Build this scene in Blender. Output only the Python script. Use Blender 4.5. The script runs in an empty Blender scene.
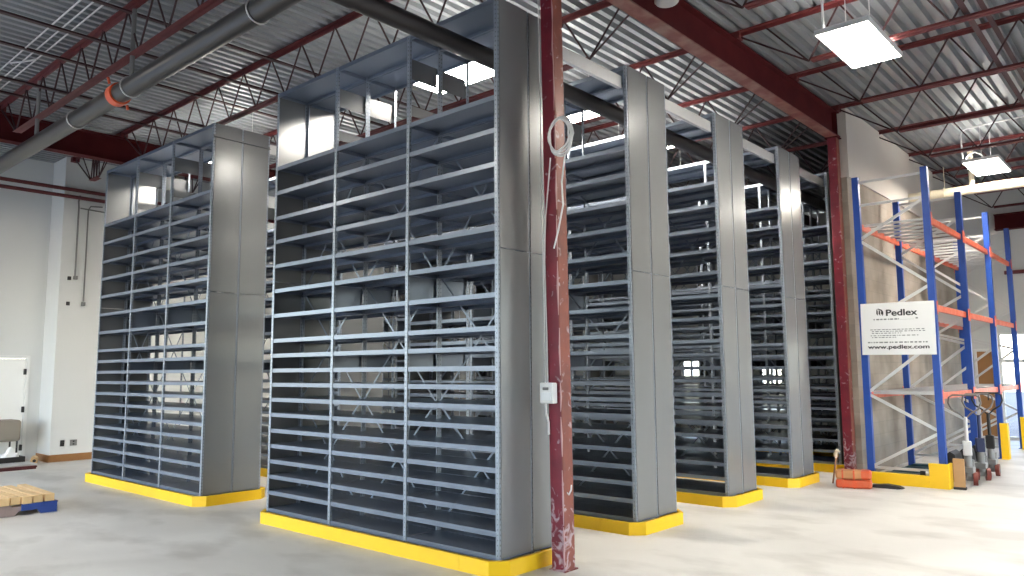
import bpy, bmesh, math, random
from mathutils import Vector, Matrix
random.seed(7)
S = bpy.context.scene
C = S.collection
PI = math.pi

# ---------------------------------------------------------------- helpers
class MB:
    """collects simple solids and links them as ONE mesh object"""
    def __init__(s): s.v = []; s.f = []; s.sm = []
    def add(s, vs, fs, smooth=False):
        b = len(s.v); s.v += [tuple(v) for v in vs]
        s.f += [tuple(b + i for i in f) for f in fs]; s.sm += [smooth] * len(fs)
        return s
    def box(s, x0, x1, y0, y1, z0, z1):
        return s.add([(x0,y0,z0),(x1,y0,z0),(x1,y1,z0),(x0,y1,z0),(x0,y0,z1),(x1,y0,z1),(x1,y1,z1),(x0,y1,z1)],
                     [(0,3,2,1),(4,5,6,7),(0,1,5,4),(1,2,6,5),(2,3,7,6),(3,0,4,7)])
    def rbox(s, x0, x1, y0, y1, z0, z1, r=0.01, n=2):
        """box with rounded edges"""
        bm = bmesh.new(); bmesh.ops.create_cube(bm, size=1)
        for v in bm.verts:
            v.co = ((x0+x1)/2+v.co.x*(x1-x0), (y0+y1)/2+v.co.y*(y1-y0), (z0+z1)/2+v.co.z*(z1-z0))
        bmesh.ops.bevel(bm, geom=list(bm.edges), offset=r, segments=n, profile=.5, affect='EDGES')
        bm.verts.ensure_lookup_table()
        s.add([v.co[:] for v in bm.verts], [[v.index for v in f.verts] for f in bm.faces]); bm.free()
        return s
    def bar(s, p, q, w, h, up=(0,0,1)):
        """rectangular bar from p to q, width w across, height h along up"""
        p, q = Vector(p), Vector(q); d = (q-p).normalized(); u = Vector(up)
        if abs(d.dot(u)) > .98: u = Vector((1,0,0))
        a = d.cross(u).normalized(); u = a.cross(d).normalized()
        a *= w/2; u *= h/2
        return s.add([p-a-u,p+a-u,p+a+u,p-a+u,q-a-u,q+a-u,q+a+u,q-a+u],
                     [(0,1,2,3),(7,6,5,4),(0,4,5,1),(1,5,6,2),(2,6,7,3),(3,7,4,0)])
    def tube(s, pts, r, n=8, closed=False, rads=None):
        pts = [Vector(p) for p in pts]; m = len(pts); rings = []
        prev = None
        for i, p in enumerate(pts):
            if closed: d = pts[(i+1) % m] - pts[i-1]
            else: d = pts[min(i+1, m-1)] - pts[max(i-1, 0)]
            d.normalize()
            if prev is None:
                a = d.cross(Vector((0,0,1)))
                if a.length < .05: a = d.cross(Vector((1,0,0)))
            else: a = prev - d*prev.dot(d)
            a.normalize(); prev = a; b = d.cross(a)
            rr = rads[i] if rads else r
            rings.append([p + a*rr*math.cos(2*PI*k/n) + b*rr*math.sin(2*PI*k/n) for k in range(n)])
        vs = [v for g in rings for v in g]; fs = []
        for i in range(m if closed else m-1):
            j = (i+1) % m
            for k in range(n):
                l = (k+1) % n
                fs.append((i*n+k, i*n+l, j*n+l, j*n+k))
        s.add(vs, fs, n > 6)
        if not closed:
            s.add(rings[0], [tuple(range(n-1,-1,-1))]); s.add(rings[-1], [tuple(range(n))])
        return s
    def prism(s, poly, lo, hi, axis=1):
        """poly in the plane across axis, extruded lo..hi"""
        def P(a, b, c):
            return {0:(c,a,b), 1:(a,c,b), 2:(a,b,c)}[axis]
        n = len(poly)
        vs = [P(a,b,lo) for a,b in poly] + [P(a,b,hi) for a,b in poly]
        fs = [tuple(range(n)), tuple(range(2*n-1, n-1, -1))] + [(i,(i+1)%n+0,n+(i+1)%n,n+i)[::-1] for i in range(n)]
        return s.add(vs, fs)
    def xf(s, M):
        s.v = [tuple(M @ Vector(v)) for v in s.v]; return s
    def merge(s, o):
        return s.add(o.v, o.f) if not o.sm or not any(o.sm) else s._m(o)
    def _m(s, o):
        b = len(s.v); s.v += o.v; s.f += [tuple(b+i for i in f) for f in o.f]; s.sm += o.sm; return s
    def build(s, name, mat, parent=None, loc=(0,0,0)):
        me = bpy.data.meshes.new(name); me.from_pydata(s.v, [], s.f)
        bm = bmesh.new(); bm.from_mesh(me); bmesh.ops.recalc_face_normals(bm, faces=bm.faces)
        bm.to_mesh(me); bm.free()
        me.polygons.foreach_set('use_smooth', s.sm)
        me.materials.append(mat); me.update()
        return inst(name, me, parent, loc)

def inst(name, me, parent=None, loc=(0,0,0)):
    o = bpy.data.objects.new(name, me); C.objects.link(o); o.location = loc
    if parent is not None: o.parent = parent
    return o
def tag(o, label=None, cat=None, group=None, kind=None):
    if label: o['label'] = label
    if cat: o['category'] = cat
    if group: o['group'] = group
    if kind: o['kind'] = kind
    return o
def thing(name, label, cat, loc=(0,0,0), rz=0, group=None):
    o = bpy.data.objects.new(name, None); C.objects.link(o); o.location = loc; o.rotation_euler = (0,0,rz)
    o.empty_display_size = .1
    return tag(o, label, cat, group)
def struct(name, mb, m): return tag(mb.build(name, m), kind='structure')
def copy_tree(o, parent=None):
    c = o.copy(); C.objects.link(c); c.parent = parent
    for ch in o.children: copy_tree(ch, c)
    return c

# ---------------------------------------------------------------- materials
def mat(name, col, rough=.5, metal=0., noise=0., nscale=4., bump=0., col2=None, spec=.5):
    m = bpy.data.materials.new(name); m.use_nodes = True
    nt = m.node_tree; b = nt.nodes['Principled BSDF']
    b.inputs['Base Color'].default_value = (*col, 1); b.inputs['Roughness'].default_value = rough
    b.inputs['Metallic'].default_value = metal; b.inputs['Specular IOR Level'].default_value = spec
    if noise or bump:
        tc = nt.nodes.new('ShaderNodeTexCoord'); nz = nt.nodes.new('ShaderNodeTexNoise')
        nz.inputs['Scale'].default_value = nscale; nz.inputs['Detail'].default_value = 5
        nt.links.new(tc.outputs['Object'], nz.inputs['Vector'])
        if noise:
            mx = nt.nodes.new('ShaderNodeMix'); mx.data_type = 'RGBA'
            mx.inputs['A'].default_value = (*col, 1)
            mx.inputs['B'].default_value = (*(col2 or [c*.6 for c in col]), 1)
            rp = nt.nodes.new('ShaderNodeMapRange')
            rp.inputs['From Min'].default_value = .4; rp.inputs['From Max'].default_value = .7
            rp.inputs['To Max'].default_value = noise
            nt.links.new(nz.outputs['Fac'], rp.inputs['Value']); nt.links.new(rp.outputs['Result'], mx.inputs['Factor'])
            nt.links.new(mx.outputs['Result'], b.inputs['Base Color'])
        if bump:
            bp = nt.nodes.new('ShaderNodeBump'); bp.inputs['Strength'].default_value = bump; bp.inputs['Distance'].default_value = .01
            nt.links.new(nz.outputs['Fac'], bp.inputs['Height']); nt.links.new(bp.outputs['Normal'], b.inputs['Normal'])
    return m
def emit(name, col, strength):
    m = bpy.data.materials.new(name); m.use_nodes = True; nt = m.node_tree
    b = nt.nodes['Principled BSDF']; b.inputs['Base Color'].default_value = (.8,.8,.8,1)
    b.inputs['Emission Color'].default_value = (*col,1); b.inputs['Emission Strength'].default_value = strength
    return m

M = {}
M['shelf'] = mat('shelf_enamel', (.16,.188,.24), .28, .25)
M['panel'] = mat('panel_sheet', (.215,.222,.228), .25, .25, noise=.25, nscale=1.2, col2=(.185,.193,.20), spec=.4)
M['yellow'] = mat('safety_yellow', (.86,.53,.004), .45, noise=.2, nscale=9, col2=(.74,.44,.01))
M['red'] = mat('red_oxide_steel', (.11,.016,.018), .55, noise=.6, nscale=6, col2=(.16,.03,.026))
M['beam'] = mat('beam_red_oxide', (.06,.006,.008), .75, noise=.6, nscale=3, col2=(.09,.012,.012), spec=.15)
M['primer'] = mat('worn_primer', (.15,.035,.028), .5, noise=.9, nscale=4, col2=(.28,.17,.14))
M['darksteel'] = mat('black_steel', (.02,.018,.018), .5)
M['web'] = mat('joist_web_dark', (.045,.014,.016), .55)
M['deck'] = mat('galvanised_deck', (.29,.305,.315), .40, .45, noise=.5, nscale=1.5, col2=(.22,.23,.25))
M['white_wall'] = mat('white_wall_paint', (.66,.67,.66), .8, noise=.3, nscale=.7, col2=(.58,.59,.58))
M['gypsum'] = mat('gypsum_board', (.60,.56,.51), .85, noise=.3, nscale=1, col2=(.53,.50,.45))
M['grey_pipe'] = mat('grey_pipe', (.05,.047,.045), .3, .4)
M['black_pipe'] = mat('black_pipe', (.025,.02,.02), .45, .1)
M['orange'] = mat('orange_paint', (.68,.10,.04), .42, noise=.6, nscale=8, col2=(.80,.30,.20))
M['blue'] = mat('blue_paint', (.008,.058,.33), .42, noise=.25, nscale=7, col2=(.02,.10,.42))
M['galv'] = mat('galvanised_strut', (.62,.62,.62), .35, .4)
M['cream'] = mat('cream_paint', (.72,.66,.50), .5)
M['white'] = mat('white_plastic', (.80,.80,.80), .45)
M['sign'] = mat('white_sign_board', (.84,.86,.88), .5)
M['ink'] = mat('dark_print', (.035,.04,.05), .6)
M['inkgrey'] = mat('grey_print', (.20,.22,.24), .6)
M['wood'] = mat('fresh_pine', (.74,.52,.27), .7, noise=.5, nscale=7, col2=(.58,.38,.18))
M['oldwood'] = mat('grey_pink_wood', (.33,.25,.23), .8, noise=.5, nscale=9)
M['bluewood'] = mat('blue_painted_wood', (.02,.06,.28), .6, noise=.4, nscale=9)
M['brownbase'] = mat('brown_baseboard', (.32,.15,.05), .5, noise=.5, nscale=3, col2=(.22,.10,.03))
M['black'] = mat('black_rubber', (.015,.015,.016), .6)
M['taupe'] = mat('taupe_cloth', (.27,.24,.20), .9)
M['kraft'] = mat('brown_cardboard', (.42,.25,.12), .8, noise=.3, nscale=5)
M['orangewrap'] = mat('orange_wrap', (.62,.085,.025), .45, noise=.6, nscale=9, col2=(.50,.14,.06))
M['tanwrap'] = mat('tan_paper', (.52,.24,.10), .6, noise=.4, nscale=6)
M['teal'] = mat('dark_teal_steel', (.01,.06,.075), .4, noise=.3, nscale=5)
M['grey'] = mat('mid_grey_paint', (.19,.19,.185), .45)
M['navy'] = mat('navy_paint', (.012,.02,.07), .45)
M['wheel'] = mat('red_brown_wheel', (.16,.03,.02), .45)
M['door'] = mat('white_door_paint', (.86,.86,.84), .5)
M['browndoor'] = mat('brown_wood_door', (.36,.17,.06), .5, noise=.4, nscale=3)
M['frame'] = mat('white_frame', (.74,.74,.73), .5)
M['asphalt'] = mat('pavement', (.08,.08,.08), .9, noise=.4, nscale=1)
M['carpaint'] = mat('dark_car_paint', (.02,.022,.026), .25)
M['carglass'] = mat('car_glass', (.05,.06,.07), .1)
M['lamp'] = emit('lamp_diffuser', (1,.93,.82), 78)
M['drip'] = mat('pale_drip', (.50,.30,.30), .5)
M['handle'] = mat('worn_grey_handle', (.16,.14,.13), .4)
M['handle2'] = mat('pale_grey_dish', (.45,.46,.45), .5)
M['straw'] = mat('straw_bristle', (.72,.6,.45), .9)
M['brownstick'] = mat('brown_stick', (.25,.13,.08), .6)
M['reddark'] = mat('maroon_board', (.09,.02,.02), .6)

M['uplight'] = emit('lamp_uplight', (1,.955,.88), 42)
def perforated():
    m = mat('perforated_post', (.25,.285,.34), .30, .2); nt = m.node_tree; b = nt.nodes['Principled BSDF']
    N = nt.nodes.new; L = nt.links.new
    tc = N('ShaderNodeTexCoord'); sx = N('ShaderNodeSeparateXYZ'); L(tc.outputs['Object'], sx.inputs[0])
    def mth(op, a, v=None):
        n = N('ShaderNodeMath'); n.operation = op
        for i, q in enumerate((a, v)):
            if q is None: continue
            if isinstance(q, (int, float)): n.inputs[i].default_value = q
            else: L(q, n.inputs[i])
        return n.outputs[0]
    fz = mth('LESS_THAN', mth('FRACT', mth('MULTIPLY', sx.outputs[2], 1/.04)), .3)
    hx = mth('LESS_THAN', mth('ABSOLUTE', sx.outputs[0]), .005)
    hy = mth('LESS_THAN', mth('ABSOLUTE', mth('SUBTRACT', mth('ABSOLUTE', sx.outputs[1]), .015)), .005)
    f = mth('MULTIPLY', fz, mth('MAXIMUM', hx, hy))
    mx = N('ShaderNodeMix'); mx.data_type = 'RGBA'; mx.inputs['A'].default_value = (.25,.285,.34,1); mx.inputs['B'].default_value = (.11,.12,.135,1)
    L(f, mx.inputs['Factor']); L(mx.outputs['Result'], b.inputs['Base Color'])
    return m
M['post'] = perforated()

def concrete():
    m = bpy.data.materials.new('polished_concrete'); m.use_nodes = True; nt = m.node_tree; b = nt.nodes['Principled BSDF']
    N = nt.nodes.new; L = nt.links.new
    tc = N('ShaderNodeTexCoord')
    def noise(sc, det, dist=0):
        n = N('ShaderNodeTexNoise'); n.inputs['Scale'].default_value = sc; n.inputs['Detail'].default_value = det
        n.inputs['Distortion'].default_value = dist; L(tc.outputs['Object'], n.inputs['Vector']); return n.outputs['Fac']
    r = N('ShaderNodeValToRGB'); r.color_ramp.elements[0].position = .3; r.color_ramp.elements[1].position = .72
    r.color_ramp.elements[0].color = (.52,.505,.475,1); r.color_ramp.elements[1].color = (.68,.665,.63,1)
    L(noise(.55, 8, .6), r.inputs[0])
    r2 = N('ShaderNodeValToRGB'); r2.color_ramp.elements[0].position = .36; r2.color_ramp.elements[1].position = .5
    r2.color_ramp.elements[0].color = (.80,.79,.78,1); r2.color_ramp.elements[1].color = (1,1,1,1)
    mp = N('ShaderNodeMapping'); mp.inputs['Scale'].default_value = (.8, 1.3, 1); mp.inputs['Rotation'].default_value = (0,0,.5)
    L(tc.outputs['Object'], mp.inputs[0]); n3 = N('ShaderNodeTexNoise'); n3.inputs['Scale'].default_value = 1.3; n3.inputs['Detail'].default_value = 7
    L(mp.outputs[0], n3.inputs['Vector']); L(n3.outputs['Fac'], r2.inputs[0])
    mx = N('ShaderNodeMix'); mx.data_type = 'RGBA'; mx.blend_type = 'MULTIPLY'; mx.inputs['Factor'].default_value = 1
    L(r.outputs[0], mx.inputs['A']); L(r2.outputs[0], mx.inputs['B']); L(mx.outputs['Result'], b.inputs['Base Color'])
    mr = N('ShaderNodeMapRange'); mr.inputs['To Min'].default_value = .42; mr.inputs['To Max'].default_value = .62
    L(n3.outputs['Fac'], mr.inputs['Value']); L(mr.outputs[0], b.inputs['Roughness'])
    return m
M['floor'] = concrete()

def blockwall():
    m = bpy.data.materials.new('concrete_block'); m.use_nodes = True; nt = m.node_tree; b = nt.nodes['Principled BSDF']
    N = nt.nodes.new; L = nt.links.new
    tc = N('ShaderNodeTexCoord'); sx = N('ShaderNodeSeparateXYZ'); cx = N('ShaderNodeCombineXYZ')
    L(tc.outputs['Object'], sx.inputs[0]); L(sx.outputs[1], cx.inputs[0]); L(sx.outputs[2], cx.inputs[1])
    br = N('ShaderNodeTexBrick'); br.inputs['Scale'].default_value = 1; br.inputs['Brick Width'].default_value = .38
    br.inputs['Row Height'].default_value = .19; br.inputs['Mortar Size'].default_value = .006
    br.inputs['Color1'].default_value = (.37,.325,.275,1); br.inputs['Color2'].default_value = (.34,.30,.255,1); br.inputs['Mortar'].default_value = (.315,.28,.24,1)
    L(cx.outputs[0], br.inputs['Vector'])
    nz = N('ShaderNodeTexNoise'); nz.inputs['Scale'].default_value = 1.6; nz.inputs['Detail'].default_value = 8; L(tc.outputs['Object'], nz.inputs['Vector'])
    mx = N('ShaderNodeMix'); mx.data_type = 'RGBA'; mx.blend_type = 'MULTIPLY'; mx.inputs['Factor'].default_value = .9
    r = N('ShaderNodeValToRGB'); r.color_ramp.elements[0].position = .3; r.color_ramp.elements[1].position = .7
    r.color_ramp.elements[0].color = (.55,.52,.5,1); r.color_ramp.elements[1].color = (1,1,1,1)
    L(nz.outputs['Fac'], r.inputs[0]); L(br.outputs['Color'], mx.inputs['A']); L(r.outputs[0], mx.inputs['B'])
    L(mx.outputs['Result'], b.inputs['Base Color']); b.inputs['Roughness'].default_value = .9
    return m
M['block'] = blockwall()

def postpaint():
    """red oxide column: scuffed primer and paint with pale scrapes, worn near the floor"""
    m = bpy.data.materials.new('scuffed_red_column'); m.use_nodes = True; nt = m.node_tree; b = nt.nodes['Principled BSDF']
    N = nt.nodes.new; L = nt.links.new
    tc = N('ShaderNodeTexCoord'); sx = N('ShaderNodeSeparateXYZ'); L(tc.outputs['Object'], sx.inputs[0])
    ge = N('ShaderNodeNewGeometry'); sn = N('ShaderNodeSeparateXYZ'); L(ge.outputs['Normal'], sn.inputs[0])
    nz = N('ShaderNodeTexNoise'); nz.inputs['Scale'].default_value = 5; nz.inputs['Detail'].default_value = 6; L(tc.outputs['Object'], nz.inputs['Vector'])
    sd = N('ShaderNodeMix'); sd.data_type = 'RGBA'    # finish coat on one face, older primer on the next
    sd.inputs['A'].default_value = (.21,.016,.035,1); sd.inputs['B'].default_value = (.24,.062,.04,1); L(sn.outputs[0], sd.inputs['Factor'])
    r = N('ShaderNodeValToRGB'); r.color_ramp.elements[0].position = .35; r.color_ramp.elements[1].position = .65
    r.color_ramp.elements[0].color = (.75,.7,.75,1); r.color_ramp.elements[1].color = (1.1,1.05,1,1); L(nz.outputs['Fac'], r.inputs[0])
    mu = N('ShaderNodeMix'); mu.data_type = 'RGBA'; mu.blend_type = 'MULTIPLY'; mu.inputs['Factor'].default_value = 1
    L(sd.outputs['Result'], mu.inputs['A']); L(r.outputs[0], mu.inputs['B'])
    n2 = N('ShaderNodeTexNoise'); n2.inputs['Scale'].default_value = 11; n2.inputs['Detail'].default_value = 8; n2.inputs['Distortion'].default_value = 1
    L(tc.outputs['Object'], n2.inputs['Vector'])
    hz = N('ShaderNodeMapRange'); hz.inputs['From Min'].default_value = .75; hz.inputs['From Max'].default_value = .25
    hz.inputs['To Min'].default_value = 0; hz.inputs['To Max'].default_value = .14; L(sx.outputs[2], hz.inputs['Value'])
    ad = N('ShaderNodeMath'); ad.operation = 'ADD'; L(n2.outputs['Fac'], ad.inputs[0]); L(hz.outputs[0], ad.inputs[1])
    sc = N('ShaderNodeMapRange'); sc.inputs['From Min'].default_value = .62; sc.inputs['From Max'].default_value = .72; sc.inputs['To Max'].default_value = .75
    L(ad.outputs[0], sc.inputs['Value'])
    mx = N('ShaderNodeMix'); mx.data_type = 'RGBA'; mx.inputs['B'].default_value = (.52,.42,.46,1)
    L(mu.outputs['Result'], mx.inputs['A']); L(sc.outputs[0], mx.inputs['Factor']); L(mx.outputs['Result'], b.inputs['Base Color'])
    b.inputs['Roughness'].default_value = .42
    return m
M['column'] = postpaint()

# ---------------------------------------------------------------- setting
XW, XW2, YFAR, YB, XR, ZD = -15.72, -16.4, 20.3, -7.0, 7.0, 5.72
struct('floor', MB().box(-18, XR+.2, YB-.2, YFAR+.2, -.2, 0), M['floor'])
# corrugated deck, ribs along Y
def deck():
    mb = MB(); x = -17.2; prof = []
    p = .152
    while x < XR+.2:
        prof += [(x, ZD+.065), (x+.05, ZD+.065), (x+.07, ZD), (x+.132, ZD)]
        x += p
    prof.append((x, ZD+.065))
    n = len(prof); vs = []
    for y in (YB-.2, YFAR+.2): vs += [(a, y, z) for a, z in prof]
    for y in (YB-.2, YFAR+.2): vs += [(a, y, z+.09) for a, z in prof]
    fs = [(i, i+1, n+i+1, n+i) for i in range(n-1)] + [(2*n+i, 3*n+i, 3*n+i+1, 2*n+i+1) for i in range(n-1)]
    return mb.add(vs, fs)
struct('ceiling', deck(), M['deck'])
# left wall: white painted, steps forward at y = 4.98
struct('wall_left', MB().box(XW-.2, XW, 4.98, YFAR, 0, ZD).box(XW2-.2, XW-.2, 4.98, 5.18, 0, ZD)
       .box(XW2-.2, XW2, YB, -6.3, 0, ZD).box(XW2-.2, XW2, -6.3, .4, 3.9, ZD).box(XW2-.2, XW2, .4, 3.78, 0, ZD).box(XW2-.2, XW2, 4.75, 4.98, 0, ZD).box(XW2-.2, XW2, 3.78, 4.75, 1.93, ZD), M['white_wall'])  # unseen opening toward the front added to let in sky light
struct('baseboard_left', MB().rbox(XW, XW+.02, 4.96, YFAR-.01, 0, .13, .004).rbox(XW2+.02, XW+.02, 4.955, 4.98, 0, .13, .004), M['brownbase'])
# white door in the left wall
dr = struct('door_1', MB().rbox(XW2-.06, XW2-.015, 3.82, 4.71, .01, 1.895, .006), M['door'])
MB().box(XW2-.1, XW2+.03, 3.76, 3.82, 0, 1.95).box(XW2-.1, XW2+.03, 4.71, 4.77, 0, 1.95).box(XW2-.1, XW2+.03, 3.82, 4.71, 1.9, 1.96).build('door_frame', M['frame'], dr)
for z in (.25, .95, 1.65): MB().rbox(XW2-.02, XW2+.04, 4.68, 4.72, z-.055, z+.055, .006).build('hinge', M['darksteel'], dr)
MB().tube([(XW2-.02,3.9,.95),(XW2+.05,3.9,.95)], .012).tube([(XW2+.05,3.9,.95),(XW2+.05,4.01,.95)], .011).build('door_handle', M['grey'], dr)
# far wall with windows
def wall_with_holes(y0, y1, x0, x1, zt, holes):
    mb = MB(); x = x0
    for (a, b, lo, hi) in sorted(holes):
        mb.box(x, a, y0, y1, 0, zt)
        if lo > 0: mb.box(a, b, y0, y1, 0, lo)
        mb.box(a, b, y0, y1, hi, zt); x = b
    return mb.box(x, x1, y0, y1, 0, zt)
FW = [(-3.25, -.4, .02, 2.4), (-8.9, -8.25, .75, 1.95), (-11.3, -10.7, 1.2, 2.0)]
struct('wall_back', wall_with_holes(YFAR, YFAR+.2, -17.2, XR+.2, ZD, FW), M['white_wall'])
glass = bpy.data.materials.new('window_glass'); glass.use_nodes = True
nt = glass.node_tree; nt.nodes.remove(nt.nodes['Principled BSDF'])
tr = nt.nodes.new('ShaderNodeBsdfTransparent'); gl = nt.nodes.new('ShaderNodeBsdfGlossy'); gl.inputs['Roughness'].default_value = .02
ms = nt.nodes.new('ShaderNodeMixShader'); fr = nt.nodes.new('ShaderNodeFresnel'); fr.inputs['IOR'].default_value = 1.45
nt.links.new(fr.outputs[0], ms.inputs[0]); nt.links.new(tr.outputs[0], ms.inputs[1]); nt.links.new(gl.outputs[0], ms.inputs[2])
nt.links.new(ms.outputs[0], nt.nodes['Material Output'].inputs[0])
for i, (a, b, lo, hi) in enumerate(FW):
    w = MB(); t = .05; y0, y1 = YFAR+.05, YFAR+.13
    w.box(a, a+t, y0, y1, lo, hi).box(b-t, b, y0, y1, lo, hi).box(a+t, b-t, y0, y1, hi-t, hi).box(a+t, b-t, y0, y1, lo, lo+t)
    n = 3 if i == 0 else 2
    for k in range(1, n): x = a+(b-a)*k/n; w.box(x-t/2, x+t/2, y0, y1, lo+t, hi-t)
    if i == 0: w.box(a+t, b-t, y0, y1, 1.72, 1.80)
    o = struct('window_%d' % (i+1), w, M['frame'])
    MB().box(a+t, b-t, YFAR+.085, YFAR+.09, lo+t, hi-t).build('pane', glass, o)
struct('door_2', MB().rbox(-3.66, -3.36, YFAR-.05, YFAR-.005, .02, 1.98, .005), M['browndoor'])
struct('trim_1', MB().rbox(-3.72, -3.66, YFAR-.07, YFAR-.002, 0, 2.04, .005).rbox(-3.36, -3.30, YFAR-.07, YFAR-.002, 0, 2.04, .005)
       .rbox(-3.66, -3.36, YFAR-.07, YFAR-.002, 1.98, 2.04, .005), M['frame'])
# concrete block wall with gypsum board above, in line with the columns
XB = -3.78
struct('wall_block', MB().box(XB-.18, XB, 12.16, YFAR, 0, 4.58), M['block'])
struct('wall_upper', MB().box(XB-.16, XB+.03, 12.16, YFAR, 4.58, ZD-.02), M['gypsum'])
# walls behind and beside the camera; unseen dock openings added to brighten the floor
DK = [(-15.8, -9.3, 0.02, 4.3), (-8.3, -2.8, 0.02, 4.3)]
struct('wall_front', wall_with_holes(YB-.2, YB, -17.2, XR+.2, ZD, DK), M['white_wall'])
RK = [(4.5, 9.5, .02, 3.6), (12.5, 16.5, .02, 3.9)]
mb = wall_with_holes(0, .2, YB, YFAR, ZD, RK)
mb.v = [(XR+y, x, z) for x, y, z in mb.v]
struct('wall_right', mb, M['white_wall'])
o = MB().box(-60, 60, -60, 70, -.35, -.21).build('pavement', M['asphalt']); tag(o, kind='structure'); o.name = 'floor_outside'

# ---------------------------------------------------------------- steel frame of the roof
XB0, XG = -3.93, -13.5
def ibeam(mb, x, y0, y1, z0, z1, bf, tf=.016, tw=.012):
    return mb.box(x-bf/2, x+bf/2, y0, y1, z0, z0+tf).box(x-bf/2, x+bf/2, y0, y1, z1-tf, z1).box(x-tw/2, x+tw/2, y0, y1, z0+tf, z1-tf)
t = thing('roof_girder', 'dark red steel beam running overhead from the near red column to the block wall', 'beam', (XB0, 3, 5.21))
ibeam(MB(), 0, -9.8, 9.16, .0165, .42, .17).build('beam_web', M['beam'], t)
MB().box(-.085, .085, -9.8, 9.16, 0, .016).build('bottom_flange', M['primer'], t)
for y in (2.0+.05, 9.05): MB().box(-.08, .08, y-.008, y+.008, .018, .40).build('stiffener', M['beam'], t)
t = thing('roof_girder', 'dark red steel beam under the roof at upper left, beyond the big grey pipe', 'beam', (XG, 6, 5.2))
ibeam(MB(), 0, -12.8, 14.1, 0, .43, .2).build('beam_web', M['beam'], t)

JY = [3.30, 5.11, 6.83, 8.57, 10.37, 12.10, 13.92, 15.80, 17.6, 19.4]
ORD = ['first', 'second', 'third', 'fourth', 'fifth', 'sixth', 'seventh', 'eighth', 'ninth', 'tenth']
def joist(x0, x1, n, label):
    """open-web joist along X between x0 and x1, local origin at mid span, z = 0 at the deck"""
    t = thing('roof_joist', label, 'joist'); L = (x1-x0)/2; a = .016
    def angles(z, up, l):   # double angle chord
        mb = MB(); s = 1 if up else -1
        for d in (-1, 1):
            mb.box(-l, l, min(d*.003, d*.058), max(d*.003, d*.058), z-.004*s if s < 0 else z-.006, z+.006 if s > 0 else z+.004)
            mb.box(-l, l, min(d*.003, d*.009), max(d*.003, d*.009), min(z, z-.05*s), max(z, z-.05*s))
        return mb
    angles(-.008, True, L).build('top_chord', M['red'], t)
    angles(-.615, False, L-.95).build('bottom_chord', M['red'], t)
    k = n*2; pts = []; E = L-.92
    for i in range(k+1):
        x = -E+2*E*i/k
        pts.append((x, 0, -.03 if i % 2 else -.60))
    pts = [(-L+.10,0,-.06), pts[0], (-L+.42,0,-.03), pts[0]] + pts[1:-1] + [pts[-1], (L-.42,0,-.03), pts[-1], (L-.10,0,-.06)]
    w = MB()
    for p, q in zip(pts, pts[1:]): w.tube([p, q], .0115, 6)
    w.build('web_rods', M['web'], t)
    for xa in (-L, L-.12): MB().box(xa, xa+.12, -.06, .06, -.09, -.016).build('bearing_seat', M['red'], t)
    return t
def place(proto, first, x, y, label, group):
    o = proto if first else copy_tree(proto)
    o.location = (x, y, ZD-.001); o['label'] = label; o['group'] = group; return o
jl = joist(XG, XB0, 11, 'x'); jr = joist(XB0, 6.6, 12, 'x'); js = joist(XW, XG, 3, 'x')
for i, y in enumerate(JY):
    if i < 7:
        lab = {0:'red open-web roof joist crossing directly above the big grey pipe',
               1:'red open-web roof joist just in front of the two shelving blocks at left'}.get(i,
               'red open-web joist between the two roof beams, %s back from the big grey pipe' % ORD[i])
        place(jl, i == 0, (XG+XB0)/2, y, lab, 'joists of the middle roof span')
    if i >= 2:
        lab = 'red open-web joist of the right-hand roof span, %s back from the near upper right edge' % ORD[i-2]
        place(jr, i == 2, (XB0+6.6)/2, y, lab, 'joists of the right roof span')
    if i < 3:
        place(js, i == 0, (XW+XG)/2, y, 'short dark joist from the left roof beam to the white wall, %s from the front' % ORD[i], 'short joists by the white wall')
# bridging angles across the joists
def bridging(x, z, y0, y1, label):
    o = MB().box(-.028, .028, 0, y1-y0, 0, .006).box(-.028, -.022, 0, y1-y0, .006, .042).build('bridging_angle', M['web'], None, (x, y0, z))
    return tag(o, label, 'brace', 'bridging angles under the roof')
bridging(-12.4, 5.60, 1.0, 11.9, 'dark bridging bar under the roof deck at far upper left, nearest the left beam')
bridging(-10.5, 5.60, 1.0, 11.9, 'upper of two dark bridging bars crossing the grey pipe at the left')
bridging(-10.5, 5.165, 1.0, 11.9, 'lower of two dark bridging bars crossing the grey pipe at the left')
bridging(-8.55, 5.60, 1.0, 11.9, 'upper dark bridging bar near the top middle-left of the picture')
bridging(-8.55, 5.165, 1.0, 11.9, 'lower dark bridging bar passing over the left shelving block')
bridging(-1.42, 5.60, 5.0, 19.4, 'upper dark bridging bar under the right-hand roof near the picture edge')
bridging(-1.42, 5.165, 5.0, 19.4, 'lower dark bridging bar under the right-hand roof near the picture edge')
# twin pipes along the white wall under the roof
for x, z, w in ((XW+.14, 5.07, 'upper'), (XW+.16, 4.93, 'lower')):
    o = MB().tube([(0,0,0),(0,13,0)], .035, 10).build('wall_pipe', M['red'], None, (x, 1.5, z))
    tag(o, '%s of two dark red pipes running level along the white wall at upper left' % w, 'pipe', 'pipes along the white wall')

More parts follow.
